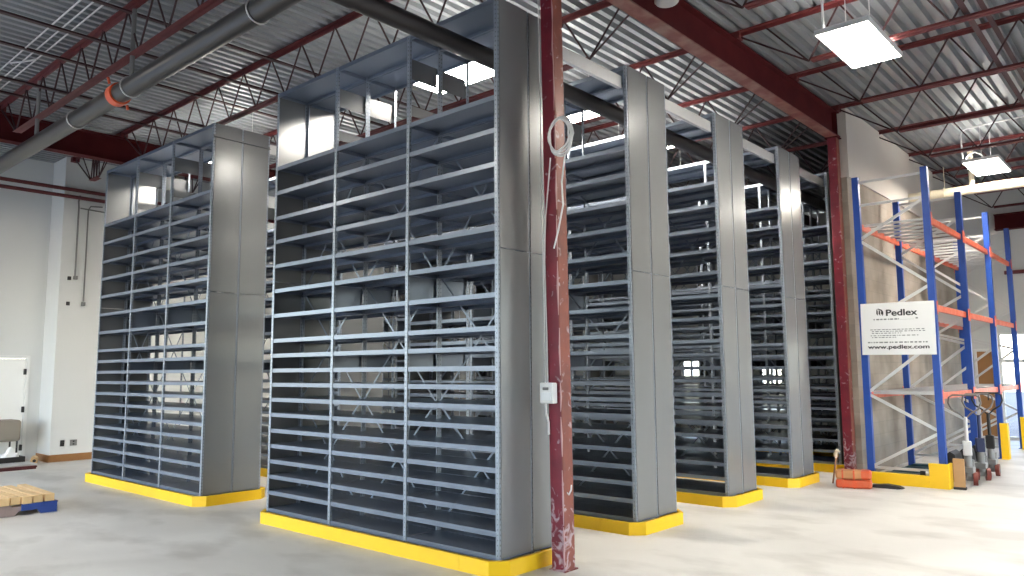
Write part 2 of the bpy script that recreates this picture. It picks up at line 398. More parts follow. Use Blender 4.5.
# columns: square tube with rounded corners, base plate
def column(x, y, ztop, label):
    t = thing('steel_column', label, 'column', (x, y, 0))
    MB().rbox(-.07, .07, -.07, .07, 0, ztop, .012, 3).build('shaft', M['column'], t)
    MB().rbox(-.085, .085, -.085, .085, 0, .012, .003).build('base_plate', M['column'], t)
    MB().rbox(-.1, .1, -.1, .1, ztop-.016, ztop, .003).build('cap_plate', M['beam'], t)
    return t
c1 = column(-3.93, 5.05, 5.205, 'scuffed red steel column in the foreground carrying a white outlet box')
c1.rotation_euler.y = -.0124     # the near column leans a hair, as in the photo
rr = random.Random(3); mb = MB(); z = .03
while z < 5.0:
    l = rr.uniform(.12, .5)
    mb.tube([(.066+rr.uniform(-.006,.002), -.069, z), (.066+rr.uniform(-.008,.002), -.0695, z+l*.5), (.066+rr.uniform(-.006,.002), -.069, z+l)], .006, 6, rads=[.003, rr.uniform(.005,.010), .003]); z += l*rr.uniform(.9, 1.3)
mb.build('weld_drip', M['drip'], c1)
MB().tube([(.062,-.02,.62),(.085,-.02,.60),(.11,-.02,.64),(.115,-.02,.68)], .006, 6).build('hook', M['white'], c1)
column(-3.93, 12.07, 5.209, 'red steel column at the start of the block wall, farther back')

# white outlet box and cables on the near column
t = thing('outlet_box', 'white electrical box fixed to the near red column', 'outlet box', (-3.985, 4.955, 1.42))
MB().rbox(-.065, .075, -.045, .02, -.085, .085, .01).build('box_body', M['white'], t)
MB().rbox(-.045, .055, -.052, -.044, -.06, .005, .003).build('cover_plate', M['sign'], t)
MB().tube([(-.02,-.05,.035),(.03,-.05,.035)], .012, 8).build('switch', M['grey'], t)
mb = MB().tube([(-4.012,4.965,1.505),(-4.01,4.967,2.2),(-4.012,4.968,3.0),(-4.008,4.967,3.6),(-4.008,4.967,4.6),(-4.008,4.967,5.15)], .005, 6)\
    .tube([(-3.985,4.965,1.505),(-3.99,4.97,1.9),(-4.0,4.97,2.5),(-3.965,4.955,2.9),(-3.92,4.95,3.2),(-3.89,4.945,3.4)], .006, 6)\
    .tube([(-4.0,4.95,1.335),(-4.0,4.955,1.25),(-3.985,4.965,1.18),(-3.985,4.965,1.08)], .009, 6)
mb.v = [(x-.0124*z, y, z) for x, y, z in mb.v]
o = mb.build('power_cable', M['white'])
tag(o, 'white cable running down the near red column through the outlet box', 'cable')
mb = MB()
for k in range(4):
    r = .125+.010*k
    mb.tube([(r*.82*math.cos(a*PI/12), .012*math.sin(a*.9+k)+.012*k-.02, r*1.1*math.sin(a*PI/12)) for a in range(24)], .008, 6, closed=True)
mb.tube([(.05,0,-.18),(.02,-.01,-.4),(.03,-.01,-.6),(-.03,0,-.8),(-.08,.0,-.95)], .007, 6)
tag(mb.build('cable_coil', M['white'], None, (-3.815, 4.93, 3.565)), 'coil of white cable hung on the near red column', 'cable')

# ---------------------------------------------------------------- pipes and roof services
ZP = 4.75
t = thing('roof_pipe', 'big grey metal pipe with hangers crossing the upper left corner', 'pipe', (-8, 3.3, ZP))
MB().tube([(-7.7,0,0),(9,0,0)], .105, 20).build('pipe_body', M['grey_pipe'], t)
for x in (-10.14, -8.53, -5.87): MB().tube([(x+8+.13*0,   .113*math.cos(k*PI/12),   .113*math.sin(k*PI/12)) for k in range(24)], .008, 6, closed=True).build('hanger_ring', M['galv'], t)
for x in (-11.66, -8.53): MB().tube([(x+8,0,.13),(x+8,0,.90)], .026, 10).build('hanger_post', M['grey'], t)
MB().tube([(-.93,0,0),(-.81,0,0)], .125, 20).tube([(-.87,-.1,.1),(-.87,-.12,.17)], .016, 8).tube([(-.87,.1,-.1),(-.87,.11,-.15)], .016, 8).build('orange_coupling', M['orangewrap'], t)
t = thing('sprinkler_main', 'black round pipe passing through the open tops of the shelving blocks', 'pipe', (-4.75, 0, 4.55))
MB().tube([(0,-2,0),(0,19.9,0)], .086, 18).build('pipe_body', M['black_pipe'], t)
for y in (3.3, 6.0, 10.37, 12.1, 13.92): MB().tube([(.0,y,.09),(.0,y,.58)], .008, 6).build('hanger_rod', M['darksteel'], t)
for y in (5.95, 7.95, 9.95): MB().tube([(0,y,-.09),(0,y,-.14)], .012, 6).tube([(0,y,-.14),(0,y,-.145)], .02, 8).build('sprinkler_head', M['galv'], t)
t = thing('gas_pipe', 'cream painted pipe crossing above the pallet rack toward the right edge', 'pipe', (XB+.04, 15.6, 4.81))
MB().tube([(0,0,0),(10.5,0,0)], .085, 16).build('pipe_body', M['cream'], t)
MB().tube([(1.04,0,.05),(1.04,0,.75)], .045, 12).build('riser', M['cream'], t)
MB().tube([(.6,.1*math.cos(k*PI/10),.1*math.sin(k*PI/10)) for k in range(20)], .012, 6, closed=True).tube([(.6,0,.1),(.6,0,.5)], .008, 6).build('hanger_ring', M['cream'], t)
for k, (yy, s) in enumerate(((2.93,'left'), (3.03,'middle'), (2.80,'right'))):
    o = MB().tube([(0,0,0),(11.4,0,0)], .010, 8).build('ceiling_conduit', M['galv'], None, (-15.4+(k==2)*2.2, yy, 5.66-.03*(k == 2)))
    tag(o, 'thin pale conduit under the roof deck at upper left, %s of the three' % s, 'conduit', 'conduits under the deck')
o = MB().tube([(-11.2,2.85,5.62),(-11.1,2.80,5.60),(-10.95,2.82,5.57),(-10.85,2.90,5.58),(-10.78,3.0,5.62)], .012, 8).build('hanging_cable', M['galv'])
tag(o, 'short curved pale cable loop hanging under the deck at upper left', 'cable')
# pale round fixture beside the beam
t = thing('hanging_fixture', 'pale round dish fixture hanging beside the red beam at top centre', 'fixture', (-3.70, 6.58, 5.30))
mb = MB(); prof = [(0,0),(.07,.0),(.11,.01),(.125,.03),(.12,.05),(.06,.09),(.03,.16),(0,.17)]
n = 20; vs = [(r*math.cos(2*PI*k/n), r*math.sin(2*PI*k/n), z) for r, z in prof for k in range(n)]
mb.add(vs, [(i*n+k, i*n+(k+1)%n, (i+1)*n+(k+1)%n, (i+1)*n+k) for i in range(len(prof)-1) for k in range(n)], True).build('dish', M['handle2'], t)
MB().tube([(0,0,.16),(0,0,.41)], .012, 8).build('stem', M['grey'], t)

# ---------------------------------------------------------------- lamps
def lamp(x, y, z, along_y, label, up=True):
    t = thing('hanging_lamp', label, 'lamp', (x, y, z), PI/2 if along_y else 0, 'rectangular hanging lamps')
    hx, hy = .575, .25
    MB().box(-hx, hx, -hy, hy, .0, .006).build('diffuser', M['lamp'], t)
    MB().box(-hx-.015, -hx, -hy-.015, hy+.015, -.004, .05).box(hx, hx+.015, -hy-.015, hy+.015, -.004, .05)\
        .box(-hx, hx, -hy-.015, -hy, -.004, .05).box(-hx, hx, hy, hy+.015, -.004, .05).box(-hx, hx, -hy, hy, .04, .05)\
        .box(-.3, .3, -.09, .09, .05, .10).build('housing', M['white'], t)
    for d in (-1, 1) if up else (): MB().box(-hx+.05, hx-.05, d*.17-.035, d*.17+.035, .051, .054).build('uplight_slot', M['uplight'], t)
    for d in (-1, 1): MB().tube([(d*.42,0,.05),(d*.42,0,ZD-z)], .005, 6).build('hanging_wire', M['galv'], t)
    return t
lamp(-2.36, 8.25, 5.0, True, 'big bright rectangular lamp hanging at upper right, nearest the camera')
lamp(-2.33, 14.85, 5.0, True, 'bright rectangular lamp hanging above the cream pipe and pallet rack')
lamp(-6.08, 5.97, 5.0, False, 'bright lamp seen through the open top of the front shelving block')
lamp(-6.08, 7.95, 5.0, False, 'bright lamp seen between the near red column and the second shelving end')
lamp(-6.08, 9.92, 5.0, False, 'small bright lamp seen between the second and third shelving ends')
lamp(-6.08, 11.87, 5.0, False, 'lamp over the aisle behind the fourth shelving end')
for k, y in enumerate((7.0, 10.3, 13.6)):  # unseen lamps added to brighten the shelving end panels
    lamp(2.8, y, 5.0, True, 'unseen rectangular lamp added out of view at right, %s from the front' % ORD[k])
for x, y, w in ((-12.2, .4, 'left'), (-8.0, .2, 'middle'), (-4.6, -1.6, 'right')):  # unseen lamps added to lift the left-hand floor
    lamp(x, y, 5.0, False, 'unseen rectangular lamp added over the open floor in front of the shelving, %s of three' % w, False)
for k, y in enumerate((5.97, 7.95, 9.92)):
    lamp(-11.1, y, 5.0, False, 'lamp over the aisle %s left-hand shelving block' % ('just behind the' if k == 0 else 'two rows behind the' if k == 1 else 'three rows behind the'))
o = MB().tube([(-2.6,14.4,5.1),(-2.61,14.4,5.5),(-2.58,14.4,5.58),(-2.5,14.4,5.61),(-1.9,14.4,5.63),(-1.2,14.4,5.64)], .013, 8)\
    .tube([(-2.58,14.42,5.06),(-2.52,14.42,5.16),(-2.42,14.42,5.19),(-2.34,14.42,5.14),(-2.3,14.42,5.06)], .012, 8).build('lamp_cable', M['white'])
tag(o, 'pale cable looping from the roof to the lamp above the cream pipe', 'cable')
o = MB().tube([(-2.56,7.75,5.08),(-2.56,7.75,5.5),(-2.6,7.72,5.66),(-2.78,7.68,5.7)], .013, 8).build('lamp_cable', M['white'])
tag(o, 'pale cable rising from the big lamp at upper right', 'cable')

# ---------------------------------------------------------------- shelving blocks
H, ZK, D = 4.785, .125, .795
LEV = [.129,.313,.482,.645,.809,.974,1.144,1.307,1.47,1.625,1.787,1.951,2.227,2.503,2.782,3.058,3.326,3.618,3.903, 4.765]
def shelf_mesh(w, d):
    mb = MB(); h = .042; y0, y1 = -d/2, d/2; w2 = w/2
    mb.box(-w2, w2, y0, y1, h/2-.003, h/2)                                   # sheet
    mb.box(-w2, w2, y0, y0+.003, -h/2, h/2-.003).box(-w2, w2, y1-.003, y1, -h/2, h/2-.003)   # front and back lips
    mb.box(-w2, w2, y0+.003, y0+.02, -h/2, -h/2+.003).box(-w2, w2, y1-.02, y1-.003, -h/2, -h/2+.003)
    mb.box(-w2, -w2+.003, y0+.003, y1-.003, -h/2+.003, h/2-.003).box(w2-.003, w2, y0+.003, y1-.003, -h/2+.003, h/2-.003)
    return mb
def rack_block(L):
    t = thing('shelving_block', 'x', 'shelving')
    b = L/3; sd = D/2-.006
    sm = shelf_mesh(b-.008, sd-.008).build('shelf', M['shelf'], t); first = True
    rest = MB()
    for run in (-1, 1):
        yc = run*D/4
        for bay in range(3):
            xc = -L/2+b*(bay+.5)
            for li, z in enumerate(LEV):
                if run == 1 and li < 7:
                    m2 = shelf_mesh(b-.008, sd-.008); m2.xf(Matrix.Translation((xc, yc, z))); rest.merge(m2); continue
                if first: sm.location = (xc, yc, z); first = False
                else: inst('shelf', sm.data, t, (xc, yc, z))
    r = rest.build('shelf', M['shelf'], t); r['kind'] = 'stuff'
    # perforated posts
    def post(sx, sy):
        mb = MB().box(-.018, .018, 0, .0025*sy, 0, H-ZK+.02) if sy > 0 else MB().box(-.018, .018, -.0025, 0, 0, H-ZK+.02)
        ya, yb = sorted((.0025*sy, .028*sy)); xa, xb = sorted((sx*.018, sx*.0155))
        return mb.box(xa, xb, ya, yb, 0, H-ZK+.02)
    P = {(sx, sy): post(sx, sy).build('upright', M['post'], t) for sx in (-1, 1) for sy in (-1, 1)}
    used = set()
    for run in (-1, 1):
        for side in (-1, 1):       # front / rear edge of the run
            y = run*D/4 + side*(D/4-.001)
            for k in range(4):
                sx = -1 if k == 0 else 1
                x = -L/2 + b*k + (.018 if k == 0 else -.018 if k == 3 else 0)
                key = (sx, -side)
                if key not in used: P[key].location = (x, y-side*0, ZK-.02); used.add(key)
                else: inst('upright', P[key].data, t, (x, y, ZK-.02))
    # sheet panels closing both ends, split at mid height
    for s in (-1, 1):
        x = s*(L/2+.003)
        for run in (-1, 1):
            y0, y1 = run*D/4-D/4+(.024 if run < 0 else .016), run*D/4+D/4-(.024 if run > 0 else .010)
            for z0, z1 in ((ZK, 2.612), (2.618, H)):
                mb = MB().box(x-.002, x+.002, y0, y1, z0, z1)
                mb.build('end_panel', M['panel'], t)
    # inner frames: side plates at two levels, narrow tie strips in the tall open top level
    for k in (1, 2):
        x = -L/2+b*k-.012
        for run in (-1, 1):
            y0, y1 = run*D/4-D/4+.02, run*D/4+D/4-.02
            for z0, z1 in ((2.25, 2.48), (1.645, 1.765)):
                MB().box(x-.001, x+.001, y0, y1, z0, z1).build('side_plate', M['shelf'], t)
            MB().box(x-.001, x+.001, y0, y1, 4.37, 4.57).box(x-.012, x-.001, y0, y1, 4.567, 4.57).build('tie_strip', M['panel'], t)
            MB().box(x-.001, x+.001, y0, y1, 4.01, 4.11).build('tie_strip', M['panel'], t)
    # cross bracing on the back of the front run
    for bay in range(3):
        x0, x1 = -L/2+b*bay+.03, -L/2+b*(bay+1)-.03
        for z0, z1 in ((.2, 1.3), (1.32, 2.5), (2.52, 3.86)):
            mb = MB()
            for (za, zb), yy in (((z0, z1), -.003), ((z1, z0), .003)):
                d = Vector((x1-x0, 0, zb-za)).normalized(); n = Vector((-d.z, 0, d.x))*.009
                p, q = Vector((x0, yy, za)), Vector((x1, yy, zb)); e = Vector((0, .0012, 0))
                mb.add([p-n-e, p+n-e, p+n+e, p-n+e, q-n-e, q+n-e, q+n+e, q-n+e], [(0,1,2,3),(7,6,5,4),(0,4,5,1),(1,5,6,2),(2,6,7,3),(3,7,4,0)])
            mb.build('cross_brace', M['shelf'], t)
    return t
XE, XA = -4.188, -9.10
LN, LF = 3.42, 3.46
ROWY = [4.557, 6.55, 8.545, 10.487, 12.45, 14.42]
near = ['tall grey steel shelving block in front, its open face filling the picture middle',
        'grey shelving block just right of the near red column, second of the row',
        'grey shelving block third in the row from the near red column',
        'grey shelving block fourth in the row, in front of the far red column',
        'grey shelving block mostly hidden behind the far red column',
        'grey shelving block at the very back, glimpsed through the one behind the far red column']
far = ['grey shelving block standing apart at the left, open face toward the camera',
       'grey shelving block behind the left-hand one, glimpsed through the shelves',
       'grey shelving block two rows behind the left-hand one, glimpsed through shelves',
       'grey shelving block three rows behind the left-hand one, glimpsed through shelves',
       'grey shelving block four rows behind the left-hand one, glimpsed through shelves',
       'grey shelving block five rows behind the left-hand one, glimpsed through shelves']
for i, y in enumerate(ROWY):
    if i == 0: pn = rack_block(LN); pf = rack_block(LF); a, c = pn, pf
    else: a, c = copy_tree(pn), copy_tree(pf)
    a.location = (XE-LN/2, y+D/2, 0); tag(a, near[i], 'shelving', 'grey steel shelving blocks')
    c.location = (XA-LF/2, y+D/2, 0); tag(c, far[i], 'shelving', 'grey steel shelving blocks')
# yellow kick guards around the feet
def guard(L, label):
    t = thing('kick_guard', label, 'guard')
    o, ch, h, w = .088, .12, .122, .010
    X, Y = L/2+o, D/2+o
    def plate(p, q, joint=None):
        p, q = Vector((*p, 0)), Vector((*q, 0)); d = (q-p).normalized(); nrm = Vector((d.y, -d.x, 0))   # outward
        i = -nrm*w; z = Vector((0,0,h)); f = -nrm*.035; mb = MB()
        mb.add([p, q, q+i, p+i, p+z, q+z, q+i+z, p+i+z], [(0,3,2,1),(4,5,6,7),(0,1,5,4),(1,2,6,5),(2,3,7,6),(3,0,4,7)])
        zz = Vector((0,0,h-.008))
        mb.add([p+i+zz, q+i+zz, q+f+zz, p+f+zz, p+i+z, q+i+z, q+f+z, p+f+z], [(0,3,2,1),(4,5,6,7),(0,1,5,4),(1,2,6,5),(2,3,7,6),(3,0,4,7)])
        return mb
    xj = X*.42 
    plate((-X+ch,-Y),(X-ch-.33,-Y)).build('front_rail', M['yellow'], t)
    plate((X-ch-.327,-Y),(X-ch,-Y)).build('front_rail', M['yellow'], t)
    plate((X,-Y+ch),(X,Y-ch)).build('end_rail', M['yellow'], t)
    plate((X-ch,Y),(-X+ch,Y)).build('back_rail', M['yellow'], t)
    plate((-X,Y-ch),(-X,-Y+ch)).build('end_rail', M['yellow'], t)
    for p, q in (((X-ch,-Y),(X,-Y+ch)), ((X,Y-ch),(X-ch,Y)), ((-X+ch,Y),(-X,Y-ch)), ((-X,-Y+ch),(-X+ch,-Y))):
        plate(p, q).build('corner_plate', M['yellow'], t)
    return t
gn = ['front shelving block, nearest the camera', 'second shelving block, right of the near red column', 'third shelving block', 'fourth shelving block', 'fifth shelving block, by the far red column', 'rearmost shelving block, behind the block wall']
gf = ['left-hand shelving block', 'block behind the left-hand shelving block', 'block two rows behind the left-hand one', 'block three rows behind the left-hand one', 'block four rows behind the left-hand one', 'block five rows behind the left-hand one']
for i, y in enumerate(ROWY):
    if i == 0: g1 = guard(LN, 'x'); g2 = guard(LF, 'x'); a, c = g1, g2
    else: a, c = copy_tree(g1), copy_tree(g2)
    a.location = (XE-LN/2, y+D/2, 0); tag(a, 'yellow kick guard around the '+gn[i], 'guard', 'yellow kick guards')
    c.location = (XA-LF/2, y+D/2, 0); tag(c, 'yellow kick guard around the '+gf[i], 'guard', 'yellow kick guards')
# pale channels tying the block tops together across the aisles
for i in range(5):
    y0, y1 = ROWY[i]+D+.004, ROWY[i+1]-.004
    for x, w in ((XE-.075, 'near ends'), (XA-.04, 'left-hand blocks')):
        o = MB().box(-.022, .022, 0, y1-y0, .0, .004).box(-.022, .022, 0, y1-y0, .126, .13).box(.018, .022, 0, y1-y0, .004, .126).build('tie_channel', M['galv'], None, (x, y0, 4.545))
        tag(o, 'pale steel channel bridging the tops of the %s %s and %s shelving rows' % ({'near ends':'right-hand', 'left-hand blocks':'left-hand'}[w], ORD[i], ORD[i+1]), 'channel', 'tie channels over the aisles')
o = MB().box(0, .03, -.0, D, 0, .004).box(0, .004, 0, D, .004, .03).build('tie_channel', M['panel'], None, (XA+.003, ROWY[0], 4.6))
tag(o, 'pale strip across the top of the end panel of the left-hand shelving block', 'channel', 'tie channels over the aisles')

# ---------------------------------------------------------------- blue pallet rack along the block wall
t = thing('pallet_rack', 'blue and orange pallet rack with silver braces in front of the block wall', 'pallet rack', (-3.085, 11.8, 0))
XF, XRr = .465, -.465
FY = [0, 2.1, 4.3, 6.5]
def upright_post(x, y, zb=4.45):
    s = 1 if x > 0 else -1
    mb = MB().box(x-.045, x+.045, y-.04, y-.036, 0, zb).box(x-.045, x-.041, y-.036, y+.04, 0, zb).box(x+.041, x+.045, y-.036, y+.04, 0, zb)
    return mb.box(x-.045, x-.025, y+.036, y+.04, 0, zb).box(x+.025, x+.045, y+.036, y+.04, 0, zb)
for y in FY:
    for x in (XF, XRr):
        upright_post(x, y).build('upright', M['blue'], t)
        MB().rbox(x-.07, x+.07, y-.06, y+.06, 0, .012, .003).build('foot_plate', M['blue'], t)
    nodes = [(XRr,.2),(XF,.73),(XRr,1.25),(XF,1.98),(XRr,2.25),(XF,2.78),(XRr,3.5),(XF,4.02)]
    for (xa, za), (xb, zb) in zip(nodes, nodes[1:]):
        MB().bar((xa, y, za), (xb, y, zb), .025, .04).build('diagonal_brace', M['galv'], t)
    for z in (4.02, 4.37, .2): MB().bar((XRr, y, z), (XF, y, z), .025, .035).build('horizontal_brace', M['galv'], t)
BZ = [1.22, 2.45, 3.71]
for a, b in zip(FY, FY[1:]):
    for z in BZ:
        for x in (XF, XRr):
            s = 1 if x > 0 else -1
            xo = x - s*.01
            MB().rbox(xo-.022, xo+.022, a+.045, b-.045, z-.045, z+.045, .006).build('load_beam', M['orange'], t)
            for yy in (a+.042, b-.046): MB().rbox(x+s*.046-.004, x+s*.046+.004, yy-.03, yy+.03, z-.1, z+.09, .002).build('beam_hook', M['orange'], t)
        n = 6
        for k in range(n):
            yy = a+.2+(b-a-.4)*k/(n-1)
            MB().rbox(XRr+.03, XF-.03, yy-.022, yy+.022, z+.012, z+.046, .004).build('support_bar', M['galv'], t)
        if z > 3: continue
        mesh = MB()
        for k in range(9):
            x = XRr+.06+(XF-XRr-.12)*k/8; mesh.tube([(x, a+.08, z+.052),(x, b-.08, z+.052)], .004, 5)
        for k in range(20):
            yy = a+.1+(b-a-.2)*k/19; mesh.tube([(XRr+.02, yy, z+.058),(XF-.02, yy, z+.058)], .004, 5)
        mesh.build('wire_deck', M['galv'], t)
# yellow end guard of the pallet rack
t = thing('rack_end_guard', 'low yellow steel guard with taller corner at the end of the pallet rack', 'guard', (-3.05, 11.58, 0))
MB().rbox(-.55, .30, -.012, .012, 0, .155, .004).box(-.55, .30, .012, .09, .147, .155).build('rail', M['yellow'], t)
MB().rbox(.30, .545, -.014, .012, 0, .33, .004).rbox(.52, .544, .012, .2, 0, .33, .004).build('corner_post', M['yellow'], t)
for y, lab in ((FY[2], 'yellow post protector on a blue upright behind the pallet jacks'), (FY[3], 'yellow post protector on the farthest blue upright at the right edge')):
    tt = thing('post_protector', lab, 'guard', (-2.56, 11.8+y-.02, 0), 0, 'yellow post protectors')
    MB().rbox(-.06, .055, -.085, -.072, 0, .63, .004).rbox(.042, .055, -.072, .09, 0, .63, .004).build('shield', M['yellow'], tt)
    MB().rbox(-.06, .055, -.15, -.086, 0, .01, .003).build('foot', M['yellow'], tt)

# ---------------------------------------------------------------- the sign
t = thing('sign_board', 'white company sign board hung on the end of the blue pallet rack', 'sign', (-3.078, 11.735, 2.17), 0)
t.rotation_euler = (0, .012, 0)
MB().rbox(-.485, .485, -.008, .008, -.372, .372, .004).build('board', M['sign'], t)
def text(s, size, x, z, m, name='lettering', bold=0., width=None):
    cu = bpy.data.curves.new('tmp', 'FONT'); cu.body = s; cu.size = size; cu.extrude = .0012; cu.align_x = 'LEFT'
    ob = bpy.data.objects.new('tmp', cu); C.objects.link(ob)
    dg = bpy.context.evaluated_depsgraph_get(); me = bpy.data.meshes.new_from_object(ob.evaluated_get(dg))
    bpy.data.objects.remove(ob)
    xs = [v.co.x for v in me.vertices]; w = max(xs)-min(xs); k = width/w if width else 1; x0 = min(xs)
    for v in me.vertices: v.co = (x+(v.co.x-x0)*k, -.0092-v.co.z, z+v.co.y)
    mb = MB()
    for dx, dz in ((0,0), (bold,0), (-bold,0), (0,bold*.7), (0,-bold*.7)):
        mb.add([(v.co.x+dx, v.co.y-abs(dx)*.02-abs(dz)*.03, v.co.z+dz) for v in me.vertices], [tuple(q.vertices) for q in me.polygons])
    bpy.data.meshes.remove(me)
    return mb.build(name, m, t)
text('Pedlex', .125, -.135, .185, M['ink'], bold=.0045, width=.40)
text('www.pedlex.com', .075, -.40, -.285, M['ink'], bold=.003, width=.80)
# emblem: three slanted folded sheets
mb = MB()
for k in range(3):
    x = -.27+k*.032
    mb.prism([(x, .22+k*.0), (x+.022, .19-k*.004), (x+.022, .262-k*.006), (x+.006, .285-k*.004)], -.0105, -.0085, 1)
mb.prism([(-.265,.285),(-.235,.292),(-.19,.272),(-.175,.245),(-.175,.20),(-.192,.215),(-.195,.25),(-.225,.274)], -.0105, -.0085, 1)
mb.build('emblem', M['ink'], t)
# lines too small to read: short runs of print
def print_line(x0, x1, z, h, seed, m):
    r = random.Random(seed); mb = MB(); x = x0
    while x < x1:
        w = r.uniform(.012, .05); w = min(w, x1-x); mb.box(x, x+w, -.0098, -.0085, z-h/2, z+h/2); x += w+r.uniform(.010, .022)
    mb.build('small_print', m, t)
print_line(-.31, .03, .135, .018, 1, M['inkgrey']); MB().box(.245, .275, -.0098, -.0085, .132, .15).build('small_print', M['inkgrey'], t)
mb = MB(); x = .05
while x < .22: mb.box(x, x+.006, -.0098, -.0085, .124, .13); x += .016
mb.build('small_print', M['inkgrey'], t)
for k, (a, b, z) in enumerate(((-.36,.36,-.012),(-.34,.36,-.038),(-.34,.05,-.064),(-.36,.27,-.098),(-.34,-.02,-.124))): print_line(a, b, z, .011, 10+k, M['inkgrey'])
print_line(-.40, .385, -.195, .018, 30, M['inkgrey'])

# ---------------------------------------------------------------- pallet jacks under the rack
def pallet_jack(x, y, col, hcol, label, tilt, swing):
    t = thing('pallet_jack', label, 'pallet jack', (x, y, 0), 0, 'pallet jacks parked under the rack')
    for s in (-1, 1):       # forks reach under the rack toward the wall
        MB().prism([(-.22,.08),(-1.12,.08),(-1.18,.05),(-1.18,.035),(-.22,.035)], s*.19-.075, s*.19+.075, 1).build('fork', M['teal'], t)
        MB().tube([(-1.02, s*.19-.06, .036), (-1.02, s*.19+.06, .036)], .036, 12).build('load_roller', M['black'], t)
    MB().prism([(-.24,.05),(-.10,.05),(-.08,.12),(-.12,.42),(-.18,.46),(-.24,.40)], -.20, .20, 1).build('fork_frame', M['darksteel'], t)
    MB().tube([(0,0,.12),(0,0,.20),(0,0,.22),(0,0,.40)], .05, 14, rads=[.06,.06,.048,.045]).tube([(.035,.07,.16),(.035,.07,.34)], .028, 10)\
        .rbox(-.09, .07, -.085, .085, .17, .25, .012).build('pump', M[col], t)
    RZ = Matrix.Rotation(swing, 4, 'Z')
    for s in (-1, 1):
        w = MB().tube([(0, s*.045, .09), (0, s*.1, .09)], .09, 20).xf(RZ).build('steer_wheel', M['wheel'], t)
        MB().tube([(0, s*.04, .09), (0, s*.105, .09)], .035, 12).xf(RZ).build('hub', M['grey'], w)
    MB().rbox(-.03, .03, -.042, .042, .06, .16, .01).xf(RZ).build('axle_fork', M['grey'], t)
    a = tilt; P = lambda u, yy, r=0: (r + u*math.sin(a), yy, .38+u*math.cos(a))
    MB().tube([P(0,0), P(.55,0)], .024, 10).rbox(-.045, .045, -.055, .055, .40, .60, .012).xf(RZ).build('handle_tube', M[hcol], t)
    loop = [P(.52,0), P(.60,.07), P(.66,.16), P(.74,.195), P(.82,.185), P(.85,.14), P(.85,-.14), P(.82,-.185), P(.74,-.195), P(.66,-.16), P(.60,-.07)]
    MB().tube(loop, .012, 8, closed=True).xf(RZ).build('handle_loop', M['handle' if hcol != 'black' else 'black'], t)
    MB().tube([P(.83,.02), P(.74,.02, .015)], .007, 6).xf(RZ).build('release_lever', M['black'], t)
    return t
pallet_jack(-2.40, 12.2, 'grey', 'galv', 'pallet jack with pale grey handle, nearest of three under the blue rack', .06, -1.35)
pallet_jack(-2.36, 12.84, 'grey', 'navy', 'pallet jack with dark blue handle tube, middle of three under the blue rack', .03, -1.2)
pallet_jack(-2.34, 13.46, 'grey', 'black', 'pallet jack with black handle loop, farthest of three under the blue rack', .03, -1.5)
# leaning cardboard piece and small rolls on the guard
t = thing('cardboard_box', 'brown cardboard box standing between yellow guard and nearest pallet jack', 'box', (-2.55, 11.98, 0), .1)
t.location = (-2.41, 11.70, 0)
MB().rbox(-.012-.06, .06, -.02, .02, .03, .40, .004).build('board', M['kraft'], t)
MB().rbox(-.08, .07, -.06, .06, 0, .03, .006).build('foot', M['black'], t)
t = thing('tape_roll', 'small white and black roll lying on the yellow rack guard', 'roll', (-2.80, 11.63, .155))
MB().tube([(0,0,.03),(.06,0,.03)], .03, 14).build('white_roll', M['white'], t)
MB().tube([(-.07,0,.03),(-.01,0,.03)], .03, 14).build('black_roll', M['black'], t)

# orange bundles by the far column
def bundle(z, label, l):
    t = thing('wrapped_bundle', label, 'bundle', (-3.50, 11.0, z), .28, 'orange wrapped bundles')
    MB().rbox(-.27, .08, -.11, .11, 0, .115, .03, 3).build('paper_wrap', M['tanwrap' if l else 'orangewrap'], t)
    MB().rbox(.03, .18, -.115, .115, .002, .118, .035, 3).build('orange_end', M['orangewrap'], t)
    for x in (-.18, -.04): MB().box(x-.01, x+.01, -.112, .112, .113, .118).box(x-.01, x+.01, -.1125, -.11, 0, .118).build('strap', M['orangewrap'], t)
    return t
bundle(0, 'orange wrapped bundle on the floor, lower of two by the far red column', False)
bundle(.12, 'tan and orange bundle stacked on top by the far red column', True)
t = thing('hand_broom', 'brown stick with pale bristle top leaning behind the orange bundles', 'broom', (-3.87, 11.12, 0))
MB().tube([(0,0,.012),(.06,.02,.40)], .012, 8).build('stick', M['brownstick'], t)
MB().tube([(.055,.018,.36),(.05,.02,.42),(.075,.02,.47),(.11,.02,.45)], .02, 8, rads=[.016,.03,.028,.012]).build('bristles', M['straw'], t)
o = MB().prism([(-.2,.0),(.12,.0),(.19,.01),(.13,.04),(-.02,.055),(-.2,.035)], -.06, .06, 1).build('rubber_wedge', M['black'], None, (-3.17, 11.22, 0))
tag(o, 'black rubber wedge on the floor in front of the yellow rack guard', 'wedge')

